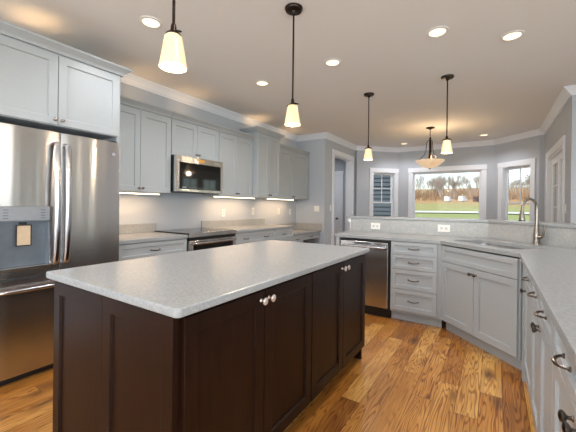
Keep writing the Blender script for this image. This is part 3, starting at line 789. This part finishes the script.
CP = [(1.852, 3.575), (3.045, 3.575), (3.662, 2.985), (3.662, .70), (4.328, .70), (4.328, 3.36), (3.445, 4.245), (1.80, 4.245), (1.80, 4.0)]
def orient(cx, cy, w_, h, q=.07, n=6, rot=-PI/4):
    return [(cx+x*math.cos(rot)-y*math.sin(rot), cy+x*math.sin(rot)+y*math.cos(rot)) for x, y in rounded(-w_/2, w_/2, -h/2, h/2, q, n)]
SC_ = (3.515, 3.60)
tag(MB().prism(CP, .877, .914, [orient(*SC_, .70, .40)[::-1]]).build('countertop', QTZ, bevel=.004), 'angled pale quartz countertop around the sink and along the right-hand cabinets', 'countertop')
def sink():
    r = thing('sink', 'stainless undermount sink in the diagonal corner of the counter', 'sink', (SC_[0], SC_[1], 0), -PI/4)
    mb = MB(); loops = []
    for (w_, h, z, q) in ((.74, .44, .8765, .08), (.70, .40, .8765, .07), (.69, .39, .72, .07), (.62, .32, .695, .06)):
        loops.append([(x, y, z) for x, y in rounded(-w_/2, w_/2, -h/2, h/2, q, 6)])
    n = len(loops[0]); vs = sum(loops, []); fs = [(j*n+i, j*n+(i+1) % n, (j+1)*n+(i+1) % n, (j+1)*n+i) for j in range(3) for i in range(n)]
    fs.append(tuple(3*n+i for i in range(n)))
    mb.add(vs, fs)
    o = mb.build('basin', STEEL, r, smooth=True)
    MB().lathe([(.045, 0), (.045, .003), (.03, .004), (.028, .001)], (0, .02, .696), 'z', 24).build('drain', CHR, r, smooth=True)
sink()
# shorten the sink cabinet's body so that the basin hangs in free space
for o in bpy.data.objects:
    if o.parent and o.parent.name.startswith('sink_cabinet') and o.name.startswith('body'):
        me = MB().box(0, .018, 0, .48, .1, .865).box(LN-.018, LN, 0, .48, .1, .865).box(.018, LN-.018, 0, .018, .1, .865).box(.018, LN-.018, .018, .48, .1, .118).box(0, LN, .055, .07, 0, .1)
        new = bpy.data.meshes.new('body'); new.from_pydata(me.v, [], me.f); new.materials.append(CABW); o.data = new
def faucet():
    r = thing('faucet', 'tall brushed nickel pull-down faucet with side lever behind the sink', 'faucet', (3.835, 3.80, .9145), math.radians(-135+90))
    # local -y points to the sink
    MB().lathe([(.031, 0), (.031, .008), (.027, .014), (.025, .05), (.028, .085), (.022, .115), (.016, .16)], n=24).build('base', NICK, r, smooth=True)
    pts = [(0, 0, .14), (0, 0, .20), (0, 0, .27), (0, 0, .34)]; R = .082
    for k in range(1, 13):
        a = PI*k/12*.97; pts.append((0, -R+R*math.cos(a), .34+R*math.sin(a)*1.05))
    e = pts[-1]; pts.append((0, e[1]-.005, e[2]-.03))
    MB().tube(pts, [.0155, .0145, .0135]+[.0125]*(len(pts)-3), 14).build('spout', NICK, r, smooth=True)
    e = pts[-1]
    MB().lathe([(.012, 0), (.017, -.02), (.020, -.06), (.025, -.085), (.025, -.098), (.015, -.100)], (0, e[1], e[2]), n=20).build('spray_head', NICK, r, smooth=True)
    MB().lathe([(.0258, 0), (.0258, -.008)], (0, e[1], e[2]-.09), n=20).build('spray_ring', BPL, r)
    hd = MB().tube([(.0, 0, .065), (.03, 0, .068), (.055, 0, .075)], [.017, .018, .012], 12)
    hd.tube([(.05, 0, .075), (.066, 0, .10), (.070, 0, .145), (.078, 0, .195)], [.012, .010, .008, .006], 10)
    hd.build('lever', NICK, r, smooth=True)
faucet()
# raised bar: pony wall, splash, ledge
BW = [(1.80, 4.265), (3.453, 4.265), (4.35, 3.368), (4.35, .70)]
pw = MB().sweep(BW, [(0, 0), (.12, 0), (.12, 1.085), (0, 1.085)], 1)
struct('wall_bar', pw, WALL)
sp_ = MB().sweep([(1.80, 4.264), (3.4525, 4.264), (4.349, 3.3675), (4.349, .70)], [(0, .9145), (0, 1.084), (-.016, 1.084), (-.016, .9145)], 1)
tag(sp_.build('backsplash', QTS), 'quartz backsplash rising from the sink counter to the raised bar', 'backsplash')
lp = MB().sweep([(1.735, 4.264), (3.4525, 4.264), (4.349, 3.3675), (4.349, .68)], [(-.025, 1.086), (.33, 1.086), (.33, 1.116), (-.025, 1.116)], 1)
tag(lp.build('bar_top', QTZ, bevel=.004), 'raised quartz bar ledge above the sink counter backsplash', 'bar top')
MB_ = MB().box(1.765, 1.799, 4.25, 4.385, 1.035, 1.0855)
struct('trim_3', MB_, TRIM)
struct('trim_4', B(1.785, 1.799, 4.262, 4.385, 0, 1.034), TRIM)
plate('wall_outlet', 'white horizontal outlet in the bar backsplash behind the dishwasher', 'outlet', (2.155, 4.248, .99), 0, .125, .085, 'wide', 'outlets in the bar backsplash')
plate('wall_outlet', 'white horizontal outlet in the bar backsplash left of the sink', 'outlet', (2.99, 4.248, 1.0), 0, .135, .085, 'wide', 'outlets in the bar backsplash')

# ------------------------------------------------------------------ lamps
def pendant(label, x, y, zb):
    r = thing('pendant_lamp', label, 'pendant lamp', (x, y, CEILZ), 0, 'mini pendant lamps')
    H = CEILZ-zb
    MB().lathe([(.066, 0), (.066, -.008), (.060, -.020), (.022, -.026), (.012, -.045)], n=32).build('canopy', BRZ, r, smooth=True)
    MB().tube([(0, 0, -.03), (0, 0, -(H-.160))], .0065, 10).build('rod', BRZ, r)
    MB().lathe([(.009, -(H-.19)), (.012, -(H-.18)), (.014, -(H-.155)), (.030, -(H-.148)), (.034, -(H-.141)), (.026, -(H-.138))], n=24).build('socket_cap', BRZ, r, smooth=True)
    pts = []
    for k in range(9):
        t = k/8; pts.append((-.05+.10*t, .0, -(H-.143)+.016*math.sin(PI*t)))
    MB().tube(pts, .004, 8).build('shade_holder', BRZ, r, smooth=True)
    h0, h1 = -(H-.140), -H
    prof = [(.030, h0), (.036, h0-.006), (.0475, (h0+h1)/2), (.057, h1+.01), (.058, h1), (.054, h1), (.053, h1+.01), (.0435, (h0+h1)/2), (.032, h0-.010), (.026, h0-.004)]
    MB().lathe(prof, n=36, cap0=False, cap1=False).build('lamp_shade', SHADE, r, smooth=True)
    MB().lathe([(.012, -(H-.13)), (.014, -(H-.11)), (.026, -(H-.07)), (.026, -(H-.05)), (.016, -(H-.03)), (.003, -(H-.024))], n=20).build('bulb', BULB, r, smooth=True)
    ld = bpy.data.lights.new('pendant_light', 'POINT'); ld.energy = PEND_W; ld.color = (1, .80, .56); ld.shadow_soft_size = .03
    lo = bpy.data.objects.new('pendant_glow', ld); COL.objects.link(lo); lo.parent = r; lo.location = (0, 0, -H-.02)
pendant('nearest frosted mini pendant lamp, over the near end of the island', 2.32, .885, 1.845)
pendant('frosted mini pendant lamp over the middle of the island', 2.25, 1.97, 1.845)
pendant('frosted mini pendant lamp hanging over the dishwasher counter', 2.13, 3.99, 1.855)
pendant('frosted mini pendant lamp hanging over the sink counter, right of the bowl lamp', 3.05, 3.90, 1.855)
def bowl_lamp():
    x, y = 2.51, 6.23
    r = thing('bowl_pendant', 'bronze chain pendant with an alabaster glass bowl in the dining bay', 'pendant lamp', (x, y, CEILZ))
    MB().lathe([(.075, 0), (.075, -.012), (.03, -.03), (.012, -.04)], n=32).build('canopy', BRZ, r, smooth=True)
    ch = MB()
    for k in range(5):
        zc = -.055-k*.026; pts = []
        for i in range(13):
            a = 2*PI*i/12; u_, v_ = .009*math.cos(a), .018*math.sin(a)
            pts.append((u_ if k % 2 else 0, 0 if k % 2 else u_, zc+v_))
        ch.tube(pts, .0028, 6, False)
    ch.build('chain', BRZ, r, smooth=True)
    MB().lathe([(.005, -.17), (.012, -.18), (.020, -.20), (.012, -.22), (.018, -.24), (.018, -.50), (.026, -.52), (.030, -.58), (.012, -.60)], n=20).build('stem', BRZ, r, smooth=True)
    zr = -.60
    for k in range(3):
        a = math.radians(80+120*k); c, s = math.cos(a), math.sin(a)
        P = [(.015, -.235), (.05, -.25), (.062, -.31), (.07, -.42), (.10, -.50), (.16, -.565), (.225, zr-.005)]
        MB().tube([(c*q, s*q, z) for q, z in P], .006, 8).build('arm', BRZ, r, smooth=True)
    prof = [(.245, zr), (.225, zr-.026), (.18, zr-.070), (.12, zr-.112), (.06, zr-.134), (.008, zr-.140), (.006, zr-.133), (.06, zr-.127), (.118, zr-.105), (.176, zr-.063), (.22, zr-.019), (.238, zr+.004)]
    MB().lathe(prof, n=40, cap0=False, cap1=False).build('glass_bowl', BOWL, r, smooth=True)
    MB().lathe([(.004, zr-.132), (.016, zr-.139), (.014, zr-.149), (.004, zr-.159)], n=16).build('finial', BRZ, r, smooth=True)
    MB().lathe([(.03, zr-.07), (.03, zr-.04), (.02, zr-.02), (.004, zr-.01)], (0.09, 0, 0), n=16).build('bulb', BULB, r, smooth=True)
    ld = bpy.data.lights.new('bowl_light', 'POINT'); ld.energy = 9; ld.color = (1, .72, .42); ld.shadow_soft_size = .06
    lo = bpy.data.objects.new('bowl_glow', ld); COL.objects.link(lo); lo.parent = r; lo.location = (.06, 0, -.53)
bowl_lamp()
CANS = [(1.19, 1.52, 'recessed ceiling light at left above the aisle by the refrigerator, left of the nearest pendant'),
        (1.18, 2.98, 'recessed ceiling light above the aisle in front of the microwave'),
        (2.12, 2.92, 'recessed ceiling light beyond the island, right of the middle pendant'),
        (3.09, 2.86, 'left one of the two large recessed ceiling lights at upper right'),
        (3.61, 3.25, 'right one of the two large recessed ceiling lights at upper right'),
        (1.76, 7.5, 'small recessed ceiling light near the left bay window corner'),
        (3.31, 7.38, 'small recessed ceiling light above the right side of the picture window')]
HID = [(-.3, 6.5), (1.2, -.2), (3.0, .9), (3.2, -1.2), (5.4, .8), (5.6, 3.2), (5.6, -1.6)]  # unseen ceiling lights added to brighten the hall and the kitchen
for i, (x, y, lb) in enumerate(CANS+[(a, b, None) for a, b in HID]):
    r = thing('recessed_light', lb or ('added recessed ceiling light brightening the hall beyond the doorway' if i == 7 else 'unseen recessed ceiling light added as fill in the family room part behind the camera'), 'ceiling light', (x, y, CEILZ), 0, 'recessed ceiling lights')
    MB().lathe([(.086, -.0005), (.086, -.006), (.066, -.009), (.062, -.003), (.062, -.0005)], n=36, cap0=False, cap1=False).build('trim_ring', WPL, r, smooth=True)
    MB().lathe([(.0615, -.0045), (.0615, -.002)], n=32).build('lens', CANL, r)
    ld = bpy.data.lights.new('can_light', 'SPOT'); ld.energy = CAN_W*(.9 if y > 6 else 1); ld.color = (.98, .98, 1.0); ld.spot_size = math.radians(150); ld.spot_blend = .7; ld.shadow_soft_size = .05
    lo = bpy.data.objects.new('can_glow', ld); COL.objects.link(lo); lo.parent = r; lo.location = (0, 0, -.06)
PUCKS = [(.45, 1.0, 2.43, 'hidden puck light on top of the refrigerator cabinet'), (.16, 2.07, 2.267, 'hidden puck light on the cabinet top left of the microwave'),
         (.16, 2.75, 2.267, 'hidden puck light on the cabinet top over the microwave'), (.18, 4.15, 2.398, 'hidden puck light on top of the tallest wall cabinet'), (.16, 5.12, 2.267, 'hidden puck light on the far cabinet top')]
for x, y, z, lb in PUCKS:
    r = thing('puck_light', lb, 'light', (x, y, z), 0, 'cabinet top puck lights')
    MB().lathe([(.035, 0), (.035, .012), (.030, .014)], n=20).build('housing', WPL, r)
    MB().lathe([(.029, .0142), (.027, .018)], n=20).build('lens', PGLOW, r)
    ld = bpy.data.lights.new('puck_glow', 'SPOT'); ld.energy = 1.5; ld.color = (1, .62, .30); ld.spot_size = math.radians(120); ld.spot_blend = 1; ld.shadow_soft_size = .02
    lo = bpy.data.objects.new('puck_glow', ld); COL.objects.link(lo); lo.parent = r; lo.location = (0, 0, .03); lo.rotation_euler.x = PI

# ------------------------------------------------------------------ outdoors
def gz(x, y):
    d = max(0, y-12)
    if y > 170: d = 158
    return -.6+.0285*d+.00026*d*d+.12*math.sin(x*.11+1)*min(1, d/40)+.08*math.sin(y*.2+x*.05)*min(1, d/40)
mb = MB(); nx, ny = 50, 60; vs = []; fs = []
for j in range(ny):
    for i in range(nx):
        x = -90+180*i/(nx-1); y = -30+210*j/(ny-1); vs.append((x, y, gz(x, y)))
for j in range(ny-1):
    for i in range(nx-1): k = j*nx+i; fs.append((k, k+1, k+nx+1, k+nx))
struct('ground_field', mb.add(vs, fs), FIELD, smooth=True)
mb = MB(); vs = []; fs = []
for i in range(60):
    x = -50+100*i/59; y0 = 41+.05*x; vs += [(x, y0, gz(x, y0)+.10), (x, y0+4.0, gz(x, y0+4.0)+.10)]
for i in range(59): k = i*2; fs.append((k, k+2, k+3, k+1))
mb.add(vs, fs); struct('ground_road', mb, ROAD)
# neighbouring sided wing seen through the left bay window
def house():
    r = thing('house_wing', 'blue-grey lap-sided house wing outside the left bay window', 'house', (-5.2, 12.0, -.6))
    mb = MB(); n = 24; e = .155
    for k in range(n):
        z = k*e; mb.add([(0, -.05, z), (5.55, -.05, z), (5.55, -.004, z+e), (0, -.004, z+e), (0, 0, z), (5.55, 0, z)], [(0, 1, 2, 3), (0, 4, 5, 1)])
    mb.box(0, 5.55, 0, 1.5, 0, n*e); mb.build('siding', SIDING, r)
    B(5.55, 5.63, -.03, 1.5, 0, n*e).build('corner_board', TRIM, r)
    B(3.6, 4.4, -.05, -.022, 1.5, 2.9).build('window_frame', TRIM, r); B(3.67, 4.33, -.056, -.051, 1.57, 2.83).build('pane', BGL, r)
    z = n*e; MB().add([(-.3, -.3, z), (5.7, -.3, z), (5.7, 1.8, z), (-.3, 1.8, z), (-.3, .75, z+.7), (5.7, .75, z+.7)], [(0, 1, 5, 4), (2, 3, 4, 5), (1, 2, 5), (3, 0, 4), (0, 3, 2, 1)]).build('roof', ROOF, r)
house()
def van(label, x, y, m, rz):
    r = thing('parked_van', label, 'van', (x, y, gz(x, y)), rz, 'vans parked across the field'); r.scale = (.5, .5, .62)
    MB().add([(-2.2, -.9, .35), (2.2, -.9, .35), (2.2, -.9, 1.0), (1.5, -.9, 1.15), (1.0, -.85, 1.9), (-2.2, -.85, 1.95), (-2.2, .9, .35), (2.2, .9, .35), (2.2, .9, 1.0), (1.5, .9, 1.15), (1.0, .85, 1.9), (-2.2, .85, 1.95)],
             [(0, 1, 2, 3, 4, 5), (11, 10, 9, 8, 7, 6), (0, 6, 7, 1), (1, 7, 8, 2), (2, 8, 9, 3), (3, 9, 10, 4), (4, 10, 11, 5), (5, 11, 6, 0)]).build('body', m, r, bevel=.05)
    B(.2, .9, -.905, .905, 1.2, 1.7).build('window', BGL, r)
    for sx in (-1.4, 1.4):
        for sy in (-.85, .7): MB().lathe([(.34, 0), (.34, .15)], (sx, sy, .34), 'y', 16).build('wheel', TYRE, r)
van('white van parked across the field, left one seen through the picture window', -5.1, 78, SHEDW, 1.35)
van('white van parked across the field, right one seen through the picture window', -2.3, 79, SHEDW, 1.2)
van('small dark red van parked at the right edge of the picture window view', .5, 76, VDARK, 1.3)
# bare trees
def tree_mesh(seed, name):
    rnd = random.Random(seed); mb = MB()
    def grow(p, d, ln, r, lev):
        q = p+d*ln; mb.tube([p, q], [r, r*.72], 4 if lev > 1 else 6, False)
        if lev >= 6: return
        for k in range(3 if lev < 5 else 2):
            a = rnd.uniform(.15, .55); az = rnd.uniform(0, 2*PI); o = d.orthogonal().normalized(); o.rotate(Matrix.Rotation(az, 3, d))
            nd = (d*math.cos(a)+o*math.sin(a)+Vector((0, 0, .16))).normalized()
            grow(p+d*ln*rnd.uniform(.35, 1), nd, ln*rnd.uniform(.68, .86), r*.58, lev+1)
    grow(Vector((0, 0, -.2)), Vector((rnd.uniform(-.05, .05), 0, 1)).normalized(), 2.3, .13, 0)
    return mb
protos = [tree_mesh(11+k, 't').build('bare_tree', BARK) for k in range(4)]
cnt = 0
for k in range(150):
    x = -62+random.random()*110; y = 92+random.random()*34
    o = protos[k % 4] if k < 4 else protos[k % 4].copy()
    if k >= 4: COL.objects.link(o)
    o.location = (x, y, gz(x, y)); s = random.uniform(.62, 1.15)*(1 if abs(x+3) > 12 else 1.0); o.scale = (s, s, s*random.uniform(.9, 1.1)); o.rotation_euler.z = random.random()*6
    tag(o, 'leafless grey tree in the wood beyond the field', 'tree', 'bare trees beyond the field')
# undergrowth below the wood
mb = MB()
for k in range(2600):
    x = -60+random.random()*110; y = 86+random.random()*36; z = gz(x, y); h = random.uniform(.8, 2.6); a = random.random()*PI
    dx, dy = math.cos(a)*.5, math.sin(a)*.5
    lx, ly = random.uniform(-.4, .4), random.uniform(-.4, .4)
    mb.tube([(x, y, z-.1), (x+lx*.5, y+ly*.5, z+h*.6), (x+lx+dx*.4, y+ly+dy*.4, z+h)], [.16, .12, .02], 4, False)
tag(mb.build('undergrowth', BRUSH), 'tan brushy undergrowth at the foot of the bare trees', 'undergrowth', kind='stuff')
